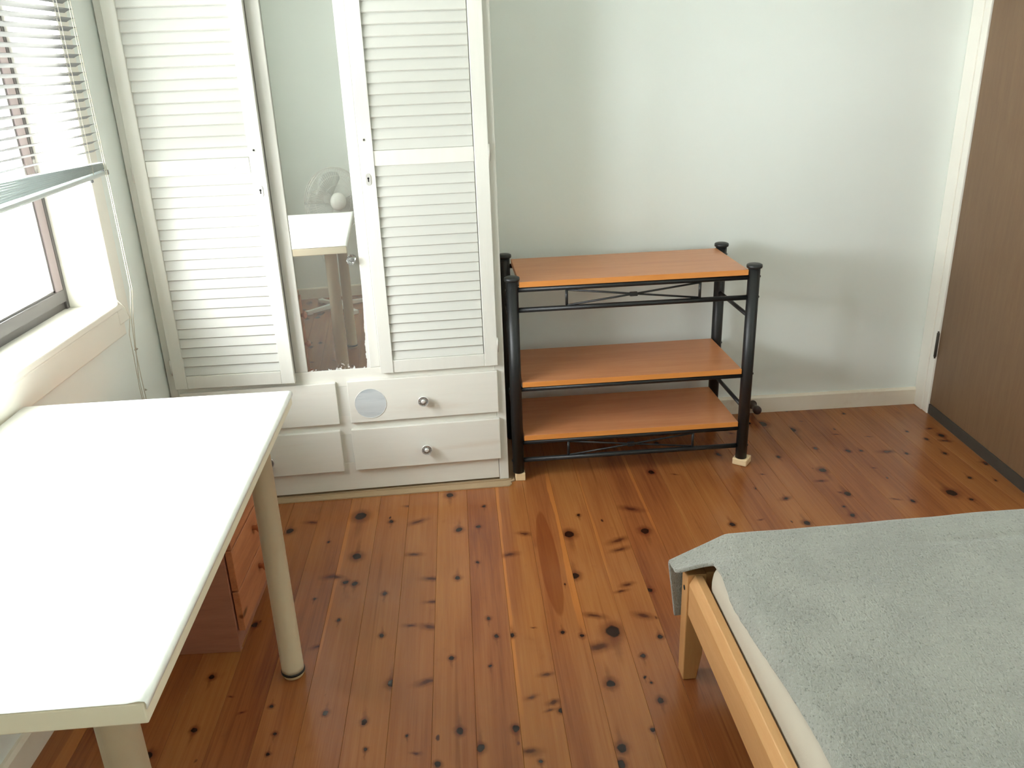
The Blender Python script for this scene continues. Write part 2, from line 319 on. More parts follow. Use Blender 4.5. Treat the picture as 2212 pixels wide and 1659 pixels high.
    c = g.mix(g.math('MULTIPLY', g.mapr(vo.outputs['Distance'], 0.07, 0.03), g.math('GREATER_THAN', sp.outputs[0], 0.55)), c, rgba((70, 34, 22)))
    if dm[2] is not None:
        c = g.mix(g.mapr(dm[2], 1.0, 0.2, 0, 0.42), c, rgba((96, 44, 26)))
    if dm[1] is not None:
        c = g.mix(g.mapr(dm[1], 2.4, 0.7, 0, 0.55), c, rgba((98, 44, 26)))
        c = g.mix(g.mapr(dm[1], 1.05, 0.3, 0, 0.8), c, rgba((62, 28, 18)))
    if dm[0] is not None:
        c = g.mix(g.mapr(dm[0], 2.5, 0.9, 0, 0.62), c, rgba((94, 40, 24)))
        c = g.mix(g.mapr(dm[0], 1.1, 0.75, 0, 0.97), c, rgba((26, 13, 9)))
        c = g.mix(g.mapr(dm[0], 0.6, 0.25, 0, 0.4), c, rgba((52, 30, 20)))
    g.bsdf(c, 0.25, spec=0.38, Coat_Weight=0.10, Coat_Roughness=0.10); return g.m

def clip(poly, a, b):
    """keep the part of a convex polygon left of the line a->b"""
    out = []
    for i in range(len(poly)):
        p, q = poly[i], poly[(i+1) % len(poly)]
        sd = lambda t: (b[0]-a[0])*(t[1]-a[1]) - (b[1]-a[1])*(t[0]-a[0])
        sp, sq = sd(p), sd(q)
        if sp >= 0: out.append(p)
        if sp*sq < 0: t = sp/(sp-sq); out.append((p[0]+(q[0]-p[0])*t, p[1]+(q[1]-p[1])*t))
    return out
XW, A2, B1 = 3.0211, -0.0288, 0.0223
def wall_y(x): return (x-XW)*math.tan(B1)
def wall_x(y): return XW + y*math.tan(-A2)*1.0
room = [(XL, YR), (wall_x(YR), YR), (XW, 0.0), (XL, wall_y(XL))]
fl = MB(); fl.prism(room, -0.06, -0.021, 'z')
floor = struct(fl.build('floor', plain('subfloor', (90, 60, 40), 0.8)), 'varnished red brown knotty timber board floor of the room')
cb, sb = math.cos(BETA), math.sin(BETA)
roomUV = [(x*cb+y*sb, -x*sb+y*cb) for x, y in room]
for k in range(-8, 26):
    ua, ub = U0+PITCHB*k, U0+PITCHB*(k+1)
    poly = [(ua+0.0002, -4.2), (ub-0.0002, -4.2), (ub-0.0002, 0.6), (ua+0.0002, 0.6)]
    for i in range(4): poly = clip(poly, roomUV[i], roomUV[(i+1) % 4]) if len(poly) > 2 else []
    if len(poly) < 3: continue
    kn = [q for q in KN if ua <= q[0] < ub]
    R = random.Random(k)
    vis = [q[1] for q in kn]
    for _ in range(7):      # knots where the photograph does not show the board
        v = R.uniform(-3.6, -1.9); kn.append((R.uniform(ua+0.02, ub-0.02), v, R.uniform(0.005, 0.014), int(R.random() < 0.4)))
    if ua > 1.6:
        for _ in range(4): kn.append((R.uniform(ua+0.02, ub-0.02), R.uniform(-1.6, -0.1), R.uniform(0.005, 0.012), int(R.random() < 0.4)))
    mb = MB(); mb.prism(poly, -0.02, 0.0, 'z')
    mb.build('board', board_mat(k, kn), floor, rot=(0, 0, BETA), bevel=0.0006, bseg=1)

# ------------------------------------------------------------------ room shell
WY0, WY1, WZ0, WZ1 = -0.885, -2.45, 0.800, 2.10     # window opening in the left wall
mb = MB()
T0 = -0.03
mb.box(T0, XL, WY0, wall_y(XL)+0.12, -0.06, CEIL); mb.box(T0, XL, YR-0.12, WY1, -0.06, CEIL)
mb.box(T0, XL, WY1, WY0, -0.06, WZ0); mb.box(T0, XL, WY1, WY0, WZ1, CEIL)
struct(mb.build('wall_left', M_WALL))
mb = MB(); mb.box(-3.1, 0.14, 0, 0.12, -0.06, CEIL); struct(mb.build('wall_back', M_WALL, loc=(XW, 0, 0), rot=(0, 0, B1)))
mb = MB(); mb.box(T0, 3.2, YR-0.12, YR, -0.06, CEIL); struct(mb.build('wall_rear', M_WALL))
# right wall with the doorway (local: x = 0 is the wall face, -y runs towards the camera)
mb = MB(); D0, D1, DZ = -0.118, -0.945, 2.04
mb.box(0, 0.12, D0+0.02, 0.0, -0.06, CEIL); mb.box(0, 0.12, -3.75, D1-0.02, -0.06, CEIL); mb.box(0, 0.12, D1-0.02, D0+0.02, DZ+0.02, CEIL)
struct(mb.build('wall_right', M_WALL, loc=(XW, 0, 0), rot=(0, 0, A2)))
mb = MB(); mb.box(T0, 3.2, YR-0.12, 0.14, CEIL, CEIL+0.06); struct(mb.build('ceiling', M_CEIL))

# baseboards
def skirt(name, L, loc, rotz, h=0.074):
    m = MB(); m.prism([(0, 0), (0, h), (-0.008, h), (-0.015, h-0.008), (-0.015, 0)], -L, 0, 'x')
    return struct(m.build(name, M_SKIRT, None, loc, (0, 0, rotz)))
skirt('baseboard_back', 2.87, (XW-0.004, -0.0001, 0.0002), B1)
skirt('baseboard_left', 3.5, (XL+0.0001, -0.09, 0.0002), math.pi/2+0.0)
skirt('baseboard_rear', 2.75, (XL+0.02, YR+0.0001, 0.0002), math.pi)
skirt('baseboard_right', 2.55, (XW+math.sin(-A2)*-3.56*1+0.0, -3.56, 0.0002), A2-math.pi/2)

# door frame (trim) and door on the right wall
tr_ = MB()
tr_.box(-0.016, 0.0, -0.078, -0.002, 0, DZ+0.07)                        # face board
tr_.box(-0.012, 0.1, D0, -0.078, 0, DZ)                               # lining edge
tr_.box(-0.016, 0.0, D1-0.078, D1-0.004, 0, DZ+0.07); tr_.box(-0.012, 0.1, D1-0.02, D1-0.002, 0, DZ)
tr_.box(-0.016, 0.0, D1-0.004, -0.078, DZ+0.004, DZ+0.07)
struct(tr_.build('trim_1', M_TRIM, None, (XW, 0, 0), (0, 0, A2), 0.003), 'cream painted timber door frame in the room corner')
dr = bpy.data.objects.new('door_1', None); C.objects.link(dr); dr.location = (XW, 0, 0); dr.rotation_euler = (0, 0, A2)
struct(dr, 'flush brown veneered door with vertical grain')
mb = MB(); mb.box(-0.006, 0.032, D1, D0-0.003, 0.047, DZ-0.004); mb.build('leaf', M_DOOR, dr, bevel=0.0015)
mb = MB(); mb.box(-0.008, 0.032, D1, D0-0.001, 0.001, 0.045); mb.build('draught_strip', M_SEAL, dr, bevel=0.003)
for z in (0.30, 1.75):
    mb = MB(); mb.rod((-0.013, D0+0.001, z-0.05), (-0.013, D0+0.001, z+0.05), 0.0055)
    mb.rod((-0.013, D0+0.001, z-0.057), (-0.013, D0+0.001, z+0.057), 0.0035); mb.build('hinge', M_SEAL if z < 1 else M_STEEL, dr)
mb = MB(); mb.lathe([(0.026, 0), (0.026, 0.006), (0.011, 0.012), (0.011, 0.03), (0.027, 0.045), (0.027, 0.058), (0.012, 0.066)], 24, Matrix.Translation((-0.006, D1+0.07, 1.02)) @ Matrix.Rotation(-math.pi/2, 4, 'Y')); mb.build('knob', M_STEEL, dr)

# window in the left wall
wn = bpy.data.objects.new('window_1', None); C.objects.link(wn); struct(wn, 'dark framed window with dirty panes above a cream sill')
JX = 0.012                                     # sash face
def wpart(name, mat, bevel, *boxes):
    m = MB()
    for b in boxes: m.box(*b)
    return m.build(name, mat, wn, bevel=bevel)
wpart('sill', M_TRIM, 0.004, (-0.03, XL+0.017, WY1-0.02, WY0+0.028, WZ0-0.004, WZ0+0.016))
wpart('apron', M_TRIM, 0.004, (XL, XL+0.013, WY1-0.02, WY0+0.03, WZ0-0.080, WZ0-0.004))
wpart('jamb_lining', M_TRIM, 0.001, (-0.03, XL+0.002, WY0-0.006, WY0, WZ0+0.016, WZ1))
wpart('jamb_lining', M_TRIM, 0.001, (-0.03, XL+0.002, WY1, WY1+0.006, WZ0+0.016, WZ1))
wpart('head_lining', M_TRIM, 0.001, (-0.03, XL+0.002, WY1, WY0, WZ1-0.006, WZ1))
def arch(y0, y1, z0, z1):
    return MB().prism([(XL, y0), (XL+0.016, y0+0.004), (XL+0.018, (y0+y1)/2), (XL+0.012, y1-0.004), (XL, y1)][::1], z0, z1, 'z')
m = MB(); m.box(XL, XL+0.014, WY0-0.004, WY0+0.074, WZ0-0.045, WZ1+0.074); m.box(XL+0.014, XL+0.019, WY0-0.004, WY0+0.022, WZ0+0.016, WZ1+0.02); m.build('architrave', M_TRIM, wn, bevel=0.005)
m = MB(); m.box(XL, XL+0.014, WY1-0.074, WY1+0.004, WZ0-0.045, WZ1+0.074); m.box(XL+0.014, XL+0.019, WY1-0.022, WY1+0.004, WZ0+0.016, WZ1+0.02); m.build('architrave', M_TRIM, wn, bevel=0.005)
m = MB(); m.box(XL, XL+0.014, WY1+0.004, WY0-0.004, WZ1-0.004, WZ1+0.074); m.build('architrave', M_TRIM, wn, bevel=0.005)
# sashes: dark outer frame, mauve stiles, panes
zb, zt = WZ0+0.016, WZ1-0.006
ya, yb = WY0-0.006, WY1+0.006
wpart('outer_frame', M_SASHD, 0.001, (-0.028, JX+0.0035, ya-0.014, ya, zb, zt), (-0.028, JX+0.0035, yb, yb+0.014, zb, zt), (-0.028, JX-0.004, yb, ya, zb, zb+0.022), (-0.028, JX-0.004, yb, ya, zt-0.02, zt))
yms = [ya, (ya+yb)/2, yb]
for k in range(2):
    p = ya-0.014 if k == 0 else yms[k]-0.02; q = yb+0.014 if k == 1 else yms[k+1]+0.02
    wpart('stile', M_SASH, 0.002, (-0.022, JX+0.004, p-0.042, p-0.003, zb+0.024, zt-0.022)); wpart('stile', M_SASH, 0.002, (-0.022, JX+0.004, q+0.003, q+0.042, zb+0.024, zt-0.022))
    wpart('bottom_rail', M_SASHD, 0.003, (-0.022, JX+0.006, q+0.003, p-0.003, zb+0.0225, zb+0.058)); wpart('top_rail', M_SASH, 0.002, (-0.022, JX+0.004, q+0.042, p-0.042, zt-0.06, zt-0.022))
    wpart('bead', M_SASHD, 0.0, (-0.010, JX+0.001, p-0.050, p-0.042, zb+0.058, zt-0.06), (-0.010, JX+0.001, q+0.042, q+0.050, zb+0.058, zt-0.06), (-0.010, JX+0.001, q+0.042, p-0.042, zb+0.058, zb+0.064))
    wpart('pane', M_GLASS, 0.0, (-0.012, -0.009, q+0.042, p-0.042, zb+0.055, zt-0.06))
for k in (1,): wpart('mullion', M_SASHD, 0.002, (-0.028, JX-0.002, yms[k]-0.02, yms[k]+0.02, zb+0.022, zt-0.02))
# unseen ground added outside, dark to cut light bounced up onto the slats
m = MB(); m.box(-9.0, -0.05, -9.0, 6.0, -0.75, -0.70); struct(m.build('ground', M_GROUND), 'unseen ground added outside the window, dark to cut bounced light')
m = MB(); m.box(-0.75, T0-0.001, -3.9, 0.3, CEIL-0.22, CEIL-0.12); struct(m.build('sky_block', M_CEIL), 'unseen eave slab added above the window to block the sky')  # unseen slab added to keep overhead sky light off the blind

# ------------------------------------------------------------------ venetian blind
bl = thing('venetian_blind', 'half raised grey white venetian blind hanging over the window', 'blind', (0.187, -0.895, 0))
BLEN = 1.20; ZT = 2.13
def slat_mb(L):
    m = MB(); pr = []
    for i in range(5):
        t = -1+i*0.5; pr.append((t*0.0125, 0.0016*(1-t*t)))
    poly = pr + [(x, z-0.0006) for x, z in pr[::-1]]
    m.prism(poly, -L, 0, 'y'); return m
TILT = -0.33
s0 = None
zz = 1.245
while zz < ZT-0.03:
    if s0 is None: s0 = slat_mb(BLEN).build('slat', M_BLIND, bl, (0, 0, zz), (0, TILT, 0))
    else: inst(s0, 'slat', bl, (0, 0, zz), (0, TILT, 0))
    zz += 0.0212
m = MB(); sl = slat_mb(BLEN)
for i in range(9):
    t = i/8; za = 1.196+0.016*t
    Mx = Matrix.Translation((random.uniform(-.0015, .0015), 0, za)) @ Matrix.Rotation(0.020-0.050*t, 4, 'X')
    m.add(sl.v, sl.f, False, Mx)
st = m.build('gathered_slats', M_BRAIL, bl)
m = MB(); m.prism([(-0.013, -0.006), (0.013, -0.006), (0.0145, -0.002), (0.013, 0.004), (-0.013, 0.004), (-0.0145, -0.002)], -BLEN-0.004, 0.004, 'y')
m.build('bottom_rail', M_BRAIL, bl, (0, 0, 1.187), (0.026, 0, 0), 0.001)
m = MB(); m.box(-0.015, 0.015, -0.004, 0.006, -0.0075, 0.0055); m.build('end_cap', M_BLIND, bl, (0, 0, 1.187), (0.026, 0, 0), 0.002)
m = MB(); m.box(-0.018, 0.016, -BLEN-0.005, 0.005, ZT-0.02, ZT+0.02); m.build('head_rail', M_BLIND, bl, bevel=0.002)
for yy in (-0.085, -0.60, -1.115):
    m = MB()
    for dx in (-0.0135, 0.0135): m.rod((dx, yy, 1.19), (dx, yy, ZT-0.02), 0.0007, seg=5)
    m.rod((0.0, yy+0.012, 1.19), (0.0, yy+0.012, ZT-0.02), 0.0006, seg=5)
    z_ = 1.245
    while z_ < ZT-0.03: m.rod((-0.0135, yy, z_-0.002), (0.0135, yy, z_+0.004), 0.0006, seg=5); z_ += 0.0212
    m.build('ladder_cord', M_CORD, bl)
    m = MB(); m.lathe([(0.004, 0), (0.006, 0.003), (0.005, 0.008)], 10, Matrix.Translation((0.004, yy, 1.172+yy*-0.026*-1))); m.build('cord_plug', M_BLIND, bl)
# the long pull cords hang at the near end of the blind, against the architrave
cx = -0.032
def cordpath(pts, r=0.0011): return MB().tube([(p[0], p[1], p[2]) for p in pts], r, 6)
a_ = [(0.016, -0.035, ZT-0.01), (0.018, -0.032, 1.5), (0.017, -0.020, 1.15), (0.004, 0.012, 0.86), (-0.020, 0.035, 0.78), (-0.036, 0.052, 0.67), (-0.040, 0.062, 0.55), (-0.042, 0.070, 0.46)]
cordpath(a_).build('pull_cord', M_CORD, bl)
b_ = [(0.018, -0.027, ZT-0.01), (0.020, -0.024, 1.5), (0.018, -0.012, 1.15), (0.006, 0.020, 0.86), (-0.018, 0.040, 0.76), (-0.036, 0.056, 0.665), (-0.040, 0.045, 0.58), (-0.041, 0.050, 0.51), (-0.042, 0.066, 0.46)]
cordpath(b_).build('pull_cord', M_CORD, bl)
c_ = [(-0.030, -0.012, 0.835), (-0.020, 0.004, 0.812), (-0.018, 0.020, 0.775), (-0.036, 0.035, 0.72), (-0.040, 0.042, 0.65), (-0.041, 0.038, 0.55), (-0.042, 0.045, 0.47)]
cordpath(c_).build('pull_cord', M_CORD, bl)
m = MB(); m.tube([(-0.034, 0.050, 0.672), (-0.030, 0.056, 0.667), (-0.036, 0.060, 0.662), (-0.038, 0.052, 0.664)], 0.0016, 6, True); m.build('cord_knot', M_CORD, bl)
m = MB(); m.tube([(-0.036, 0.062, 0.535), (-0.034, 0.068, 0.53), (-0.040, 0.070, 0.528)], 0.0016, 6, True); m.build('cord_knot', M_CORD, bl)

# ------------------------------------------------------------------ wardrobe (local: x along the front, y into the depth, front frame at y = 0)
WX, WYY, WTH = 0.1344, -0.6174, 0.0757; WL = 1.1217; WTOP = 1.93; WDEP = 0.47
wd = thing('wardrobe', 'tall white painted wardrobe with louvred doors, centre mirror and four drawers', 'wardrobe', (WX, WYY, 0.0), WTH)
Z0 = 0.018
m = MB(); m.box(0.0, 0.0260, 0.0, 0.022, Z0, WTOP); m.build('stile', M_WHITEV, wd, bevel=0.002)
m = MB(); m.box(0.0262, 1.0872, 0.0, 0.022, Z0, 0.125); m.build('plinth', M_WHITE, wd, bevel=0.0015)
m = MB(); m.box(1.0885, WL, 0.0, WDEP, Z0-0.008, WTOP); m.build('side_panel', M_WHITEV, wd, bevel=0.002)
m = MB(); m.box(0.055, 0.075, 0.022, WDEP, Z0-0.008, WTOP); m.build('side_panel', M_WHITEV, wd)
m = MB(); m.box(0.055, WL, WDEP, WDEP+0.006, Z0, WTOP); m.box(0.0, WL, 0.0, WDEP, WTOP, WTOP+0.02); m.build('carcass', M_WHITE, wd)
for za_, zb_ in ((0.235, 0.305), (0.415, 0.4748), (1.86, WTOP)):
    m = MB(); m.box(0.0262, 1.0882, 0.0, 0.022, za_, zb_); m.build('cross_rail', M_WHITE, wd, bevel=0.001)
m = MB(); m.box(0.525, 0.600, 0.0005, 0.0215, 0.125, 0.4149); m.build('drawer_divider', M_WHITEV, wd, bevel=0.001)
m = MB(); m.box(0.415, 0.457, 0.0, 0.022, 0.475, 1.86); m.build('mirror_stile', M_WHITEV, wd, bevel=0.0025)
m = MB(); m.box(0.665, 0.700, 0.0, 0.022, 0.475, 1.86); m.build('mirror_stile', M_WHITEV, wd, bevel=0.0025)
m = MB(); m.box(0.026, 1.0885, 0.024, 0.030, 0.0985, 1.86); m.build('inner_back', M_WHITE, wd)
m = MB(); m.box(0, 0.208, 0, 0.004, 0, 1.385); m.build('mirror', M_MIRROR, wd, (0.457, 0.003, 0.475), (-0.0085, 0, 0))
# clear knob on the mirror frame
m = MB(); m.lathe([(0.004, 0), (0.005, 0.008), (0.012, 0.012), (0.0145, 0.019), (0.012, 0.026), (0.005, 0.029)], 10, Matrix.Rotation(math.pi/2, 4, 'X'), smooth=False)
kb = m.build('clear_glass_knob', M_CLEAR, wd, (0.640, 0.004, 0.848)); kb['label'] = 'clear faceted glass knob on the mirror'
m = MB(); m.lathe([(0.0045, 0), (0.0045, 0.004), (0.002, 0.012)], 10, Matrix.Rotation(math.pi/2, 4, 'X')); m.build('screw', M_STEEL, kb)

# one louvre mesh, shared
LW = 0.312; LP = 0.03185
lou = MB(); lou.prism([(-0.0125, -0.0012), (-0.0162, 0.002), (-0.0152, 0.006), (-0.0065, 0.0375), (-0.0030, 0.035)][::1], 0, LW, 'x')
lou_src = None
def door(x0, x1, ox, zb, name_lab, ajar, mirror_side):
    """louvred door: stiles and rails in one mesh, each louvre a child"""
    global lou_src
    W = x1-x0
    d = bpy.data.objects.new('door', None)
    m = MB()
    top = 1.852
    sl, sr = ox
    y0, y1 = -0.020, 0.0
    m.box(0, sl, y0, y1, zb, top); m.box(W-sr, W, y0, y1, zb, top)
    m.box(sl, W-sr, y0+0.001, y1, zb, zb+0.044); m.box(sl+0.001, W-sr-0.001, y0+0.0015, y1, 1.139, 1.185); m.box(sl, W-sr, y0+0.001, y1, 1.80, top)
    o = m.build('door', M_WHITEV, wd, (x0, 0, 0), (0, 0, ajar), 0.0018)
    o['label'] = name_lab
    n = 20; lo = zb+0.044; p = (1.139-lo)/n
    for base, cnt, pp in ((lo, n, p), (1.185, 19, (1.80-1.185)/19)):
        for i in range(cnt):
            loc = (sl-0.002, 0.0, base+pp*i+random.uniform(-0.0006, 0.0006)); rot = (random.uniform(-0.02, 0.02), random.uniform(-0.0015, 0.0015), 0)
            if lou_src is None: lou_src = lou.build('slat', M_LOUV, o, loc, rot)
            else: inst(lou_src, 'slat', o, loc, rot)
    m = MB(); m.box(sl, W-sr, -0.002, -0.0005, zb+0.03, 1.81); m.build('louvre_backing', M_LOUV, o)
    return o
dl = door(0.0265, 0.418, (0.040, 0.043), 0.4525, 'louvred left door standing slightly ajar', -0.048, 'r')
dr_ = door(0.7005, 1.0985, (0.0405, 0.0450), 0.4575, 'louvred right door, closed', 0.0, 'l')
def escutcheon(parent, x, z):
    m = MB(); Mx = Matrix.Rotation(math.pi/2, 4, 'X')
    pts = []
    for i in range(24):
        a = 2*math.pi*i/24; pts.append((0.0085*math.cos(a), 0.0085*math.sin(a) + (0.0095 if math.sin(a) > 0 else -0.0095)))
    m.prism([(px, pz) for px, pz in pts], -0.0015, 0.0, 'y'); e = m.build('keyhole_plate', M_KEY, parent, (x, -0.0201, z), bevel=0.0006)
    m = MB(); m.prism([(0.0032*math.cos(2*math.pi*i/12), 0.004+0.0032*math.sin(2*math.pi*i/12)) for i in range(12)], -0.0020, -0.0014, 'y'); m.box(-0.0016, 0.0016, -0.0020, -0.0014, -0.007, 0.003)
    m.build('keyhole', M_DARK, parent, (x, -0.0201, z))
escutcheon(dl, 0.369, 1.083); escutcheon(dr_, 0.0205, 1.100)
for par, x, z in ((dl, 0.366, 1.205), (dr_, 0.0185, 1.219)):
    m = MB(); m.lathe([(0.0026, 0), (0.0026, 0.0006)], 12, Matrix.Translation((x, -0.0201, z)) @ Matrix.Rotation(math.pi/2, 4, 'X')); m.build('screw_hole', M_DARK, par)
    m = MB(); m.ring((0, 0, 0), 0.0040, 0.0010, Matrix.Translation((x, -0.0203, z)) @ Matrix.Rotation(math.pi/2, 4, 'X'), 16, 5); m.build('screw_cup', M_KEY, par)
m = MB(); m.box(0.0395, 0.0425, -0.0215, -0.0199, 0.459, 1.85); m.build('edge_bead', M_WHITEV, dr_)
for par, x, zs in ((dl, -0.002, (1.15, 0.53)), (dr_, 0.3995, (1.163, 0.530))):
    for z in zs:
        m = MB(); m.rod((x, -0.017, z-0.022), (x, -0.017, z+0.022), 0.0034, seg=10); m.rod((x, -0.017, z-0.026), (x, -0.017, z+0.026), 0.0022, seg=8); m.build('hinge', M_STEEL, par)
# scuffed repair spots on the ajar door's middle rail
for xx, rr in ((0.256, 0.0085), (0.296, 0.0095), (0.334, 0.0095)):
    m = MB(); m.lathe([(rr, 0), (rr*0.9, 0.0005)], 20, Matrix.Translation((xx, -0.0186, 1.162)) @ Matrix.Rotation(math.pi/2, 4, 'X')); m.build('filler_spot', M_PATCHRIM, dl)
# drawers with fluted knobs
kn_src = {}
def knob(parent, x, z):
    if not kn_src:
        m = MB(); m.lathe([(0.006, 0), (0.006, 0.010), (0.011, 0.013), (0.0185, 0.019), (0.0195, 0.023), (0.0180, 0.0262), (0.0165, 0.0245), (0.0080, 0.0250), (0.0078, 0.0262), (0.0040, 0.0285)], 24, Matrix.Rotation(math.pi/2, 4, 'X'))
        kn_src['k'] = m.build('knob', M_CRYSTAL, parent, (x, -0.016, z))
        m = MB()
        for i in range(22):
            a = 2*math.pi*i/22
            m.box(0.0085, 0.0165, -0.0006, 0.0006, 0.0240, 0.0262, Matrix.Rotation(math.pi/2, 4, 'X') @ Matrix.Rotation(a, 4, 'Z'))
        kn_src['f'] = m.build('fluting', M_SEAL, parent, (x, -0.016, z))
    else:
        inst(kn_src['k'], 'knob', parent, (x, -0.016, z)); inst(kn_src['f'], 'fluting', parent, (x, -0.016, z))
for (x0, x1, z0, z1, kx, kz, lab) in ((0.582, 1.095, 0.2825, 0.4355, 0.835, 0.353, 'upper right drawer with a round worn patch'), (0.579, 1.096, 0.101, 0.257, 0.834, 0.169, 'lower right drawer'),
                                 (0.033, 0.544, 0.2825, 0.4345, 0.290, 0.353, 'upper left drawer behind the table'), (0.033, 0.541, 0.101, 0.257, 0.291, 0.167, 'lower left drawer behind the table')):
    m = MB(); m.box(x0, x1, -0.016, -0.0002, z0, z1); d = m.build('drawer', M_WHITE, wd, bevel=0.002); d['label'] = lab
    knob(d, kx, kz)
    if 'worn' in lab:
        m = MB(); m.lathe([(0.0535, 0), (0.0530, 0.0004)], 48, Matrix.Translation((0.655, -0.0161, 0.351)) @ Matrix.Rotation(math.pi/2, 4, 'X')); p_ = m.build('worn_patch', M_PATCH, d); p_['label'] = 'round pale blue patch of scraped paint'
        m = MB(); m.ring((0, 0, 0), 0.0535, 0.0011, Matrix.Translation((0.655, -0.0163, 0.351)) @ Matrix.Rotation(math.pi/2, 4, 'X'), 64, 5); m.build('patch_rim', M_PATCHRIM, d)

# hardboard sheets the wardrobe stands on
m = MB(); m.prism([(0.14, -0.640), (1.215, -0.577), (1.252, -0.575), (1.263, -0.560), (1.258, -0.548), (1.274, -0.536), (1.274, -0.10), (0.14, -0.16)], 0.0003, 0.0045, 'z')
tag(m.build('hardboard_sheet', M_HARD), 'thin tan hardboard sheet lying on the floor under the wardrobe', 'board')
m = MB(); m.prism([(0.15, -0.612), (1.24, -0.538), (1.262, -0.530), (1.262, -0.12), (0.15, -0.16)], 0.0047, 0.0095, 'z')
tag(m.build('hardboard_sheet', M_HARD), 'upper tan hardboard sheet directly beneath the wardrobe base', 'board')

# ------------------------------------------------------------------ black metal shelf rack
RL, RD = 0.829, 0.3546
rk = thing('shelf_rack', 'low black metal rack with three orange wooden shelves against the back wall', 'shelf', (1.2897, -0.5207, 0), 0.044)
for x, y, zb_ in ((0, 0, 0.031), (RL, 0, 0.027), (0, RD, 0.0005), (RL, RD, 0.0005)):
    m = MB(); m.lathe([(0.0205, zb_), (0.0205, 0.742)], 28, Matrix.Translation((x, y, 0))); p_ = m.build('post', M_RACK, rk)
    m = MB(); m.lathe([(0.0205, 0.741), (0.0260, 0.744), (0.0270, 0.749), (0.0260, 0.7545), (0.0210, 0.757), (0.008, 0.7585)], 28, Matrix.Translation((x, y, 0))); m.build('post_cap', M_RACK, p_)
    m = MB(); 
    for z in (0.712, 0.640, 0.357, 0.076):
        m.lathe([(0.0045, 0), (0.0045, 0.003), (0.002, 0.0045)], 10, Matrix.Translation((x+(0.0195 if x else -0.0195), y, z)) @ Matrix.Rotation(math.pi/2 if x else -math.pi/2, 4, 'Y'))
    m.build('bolt_heads', M_RACK, p_)
def rrod(a, b, r, name='rail'): m = MB(); m.rod(a, b, r); return m.build(name, M_RACK, rk)
for y in (0, RD):
    for z in (0.711, 0.640, 0.352, 0.147, 0.076): rrod((0.019, y, z), (RL-0.019, y, z), 0.0088)
for x in (0, RL):
    for z in (0.565, 0.222): rrod((x, 0.019, z), (x, RD-0.019, z), 0.0075, 'side_rail')
for za, zc in ((0.702, 0.649), (0.138, 0.085)):
    for x in (0.184, 0.643): rrod((x, 0, zc-0.002), (x, 0, za+0.002), 0.0048, 'strut')
    rrod((0.186, 0.0015, za), (0.641, 0.0015, zc), 0.0034, 'cross_brace'); rrod((0.186, -0.0015, zc), (0.641, -0.0015, za), 0.0034, 'cross_brace')
    m = MB(); m.box(0.400, 0.427, -0.0065, 0.0065, (za+zc)/2-0.0075, (za+zc)/2+0.0065); m.build('brace_clip', M_RACK, rk, bevel=0.002)
for z in (0.7205, 0.3615, 0.1565):
    m = MB(); m.box(0.0235, RL-0.0235, -0.010, 0.342, z, z+0.0195); s_ = m.build('shelf_board', M_SHELF, rk, bevel=0.0015)
    m = MB(); m.box(0.0235, RL-0.0235, -0.0108, -0.0098, z+0.0007, z+0.0188); m.build('edge_band', M_SHELFEDGE, s_)
    m = MB()
    for xx in (0.06, 0.41, 0.76): m.box(xx, xx+0.02, -0.004, RD+0.004, z-0.0008, z-0.0002)
# pine packing blocks under the front posts
m = MB(); m.prism([(-0.028, -0.026), (0.026, -0.03), (0.030, 0.026), (-0.026, 0.030)], 0, 0.0262, 'z')
tag(m.build('packing_block', M_BLOCK, None, (2.1225, -0.479, 0.0004), (0, 0, -0.55), 0.004), 'raw pine packing block under the rack post farthest from the wardrobe', 'block')
m = MB(); m.prism([(-0.017, -0.016), (0.019, -0.018), (0.019, 0.016), (-0.017, 0.018)], 0, 0.0300, 'z')
tag(m.build('packing_block', M_BLOCK, None, (1.2935, -0.5215, 0.0004), (0, 0, 0.05), 0.003), 'small pine packing block under the rack post beside the wardrobe', 'block')

# door stop on the back baseboard
ds = thing('door_stop', 'dark brown round door stop fixed to the back baseboard beside the rack', 'door stop', (2.300, -0.0305, 0.040), B1)
ax = Matrix.Rotation(math.pi/2, 4, 'X')
m = MB(); m.lathe([(0.019, 0), (0.019, 0.004), (0.013, 0.008), (0.012, 0.045), (0.0155, 0.052)], 20, ax); m.build('stem', M_STOP, ds)
m = MB(); m.lathe([(0.0155, 0.052), (0.0175, 0.055), (0.0175, 0.068), (0.0150, 0.073), (0.006, 0.075)], 20, ax); m.build('rubber_tip', M_RUBBER, ds)

# ------------------------------------------------------------------ white table
tb = thing('table', 'white laminate table with cream tubular legs beneath the window', 'table', (0.7455, -1.4309, 0), 0.0379)
TW, TD, TT, TH = 0.598, 1.0, 0.031, 0.735
m = MB()
bm_ = []
m.box(-TW, 0, -TD, 0, TH-TT, TH); tp = m.build('tabletop', M_TEDGE, tb, bevel=0.0025, bseg=2)
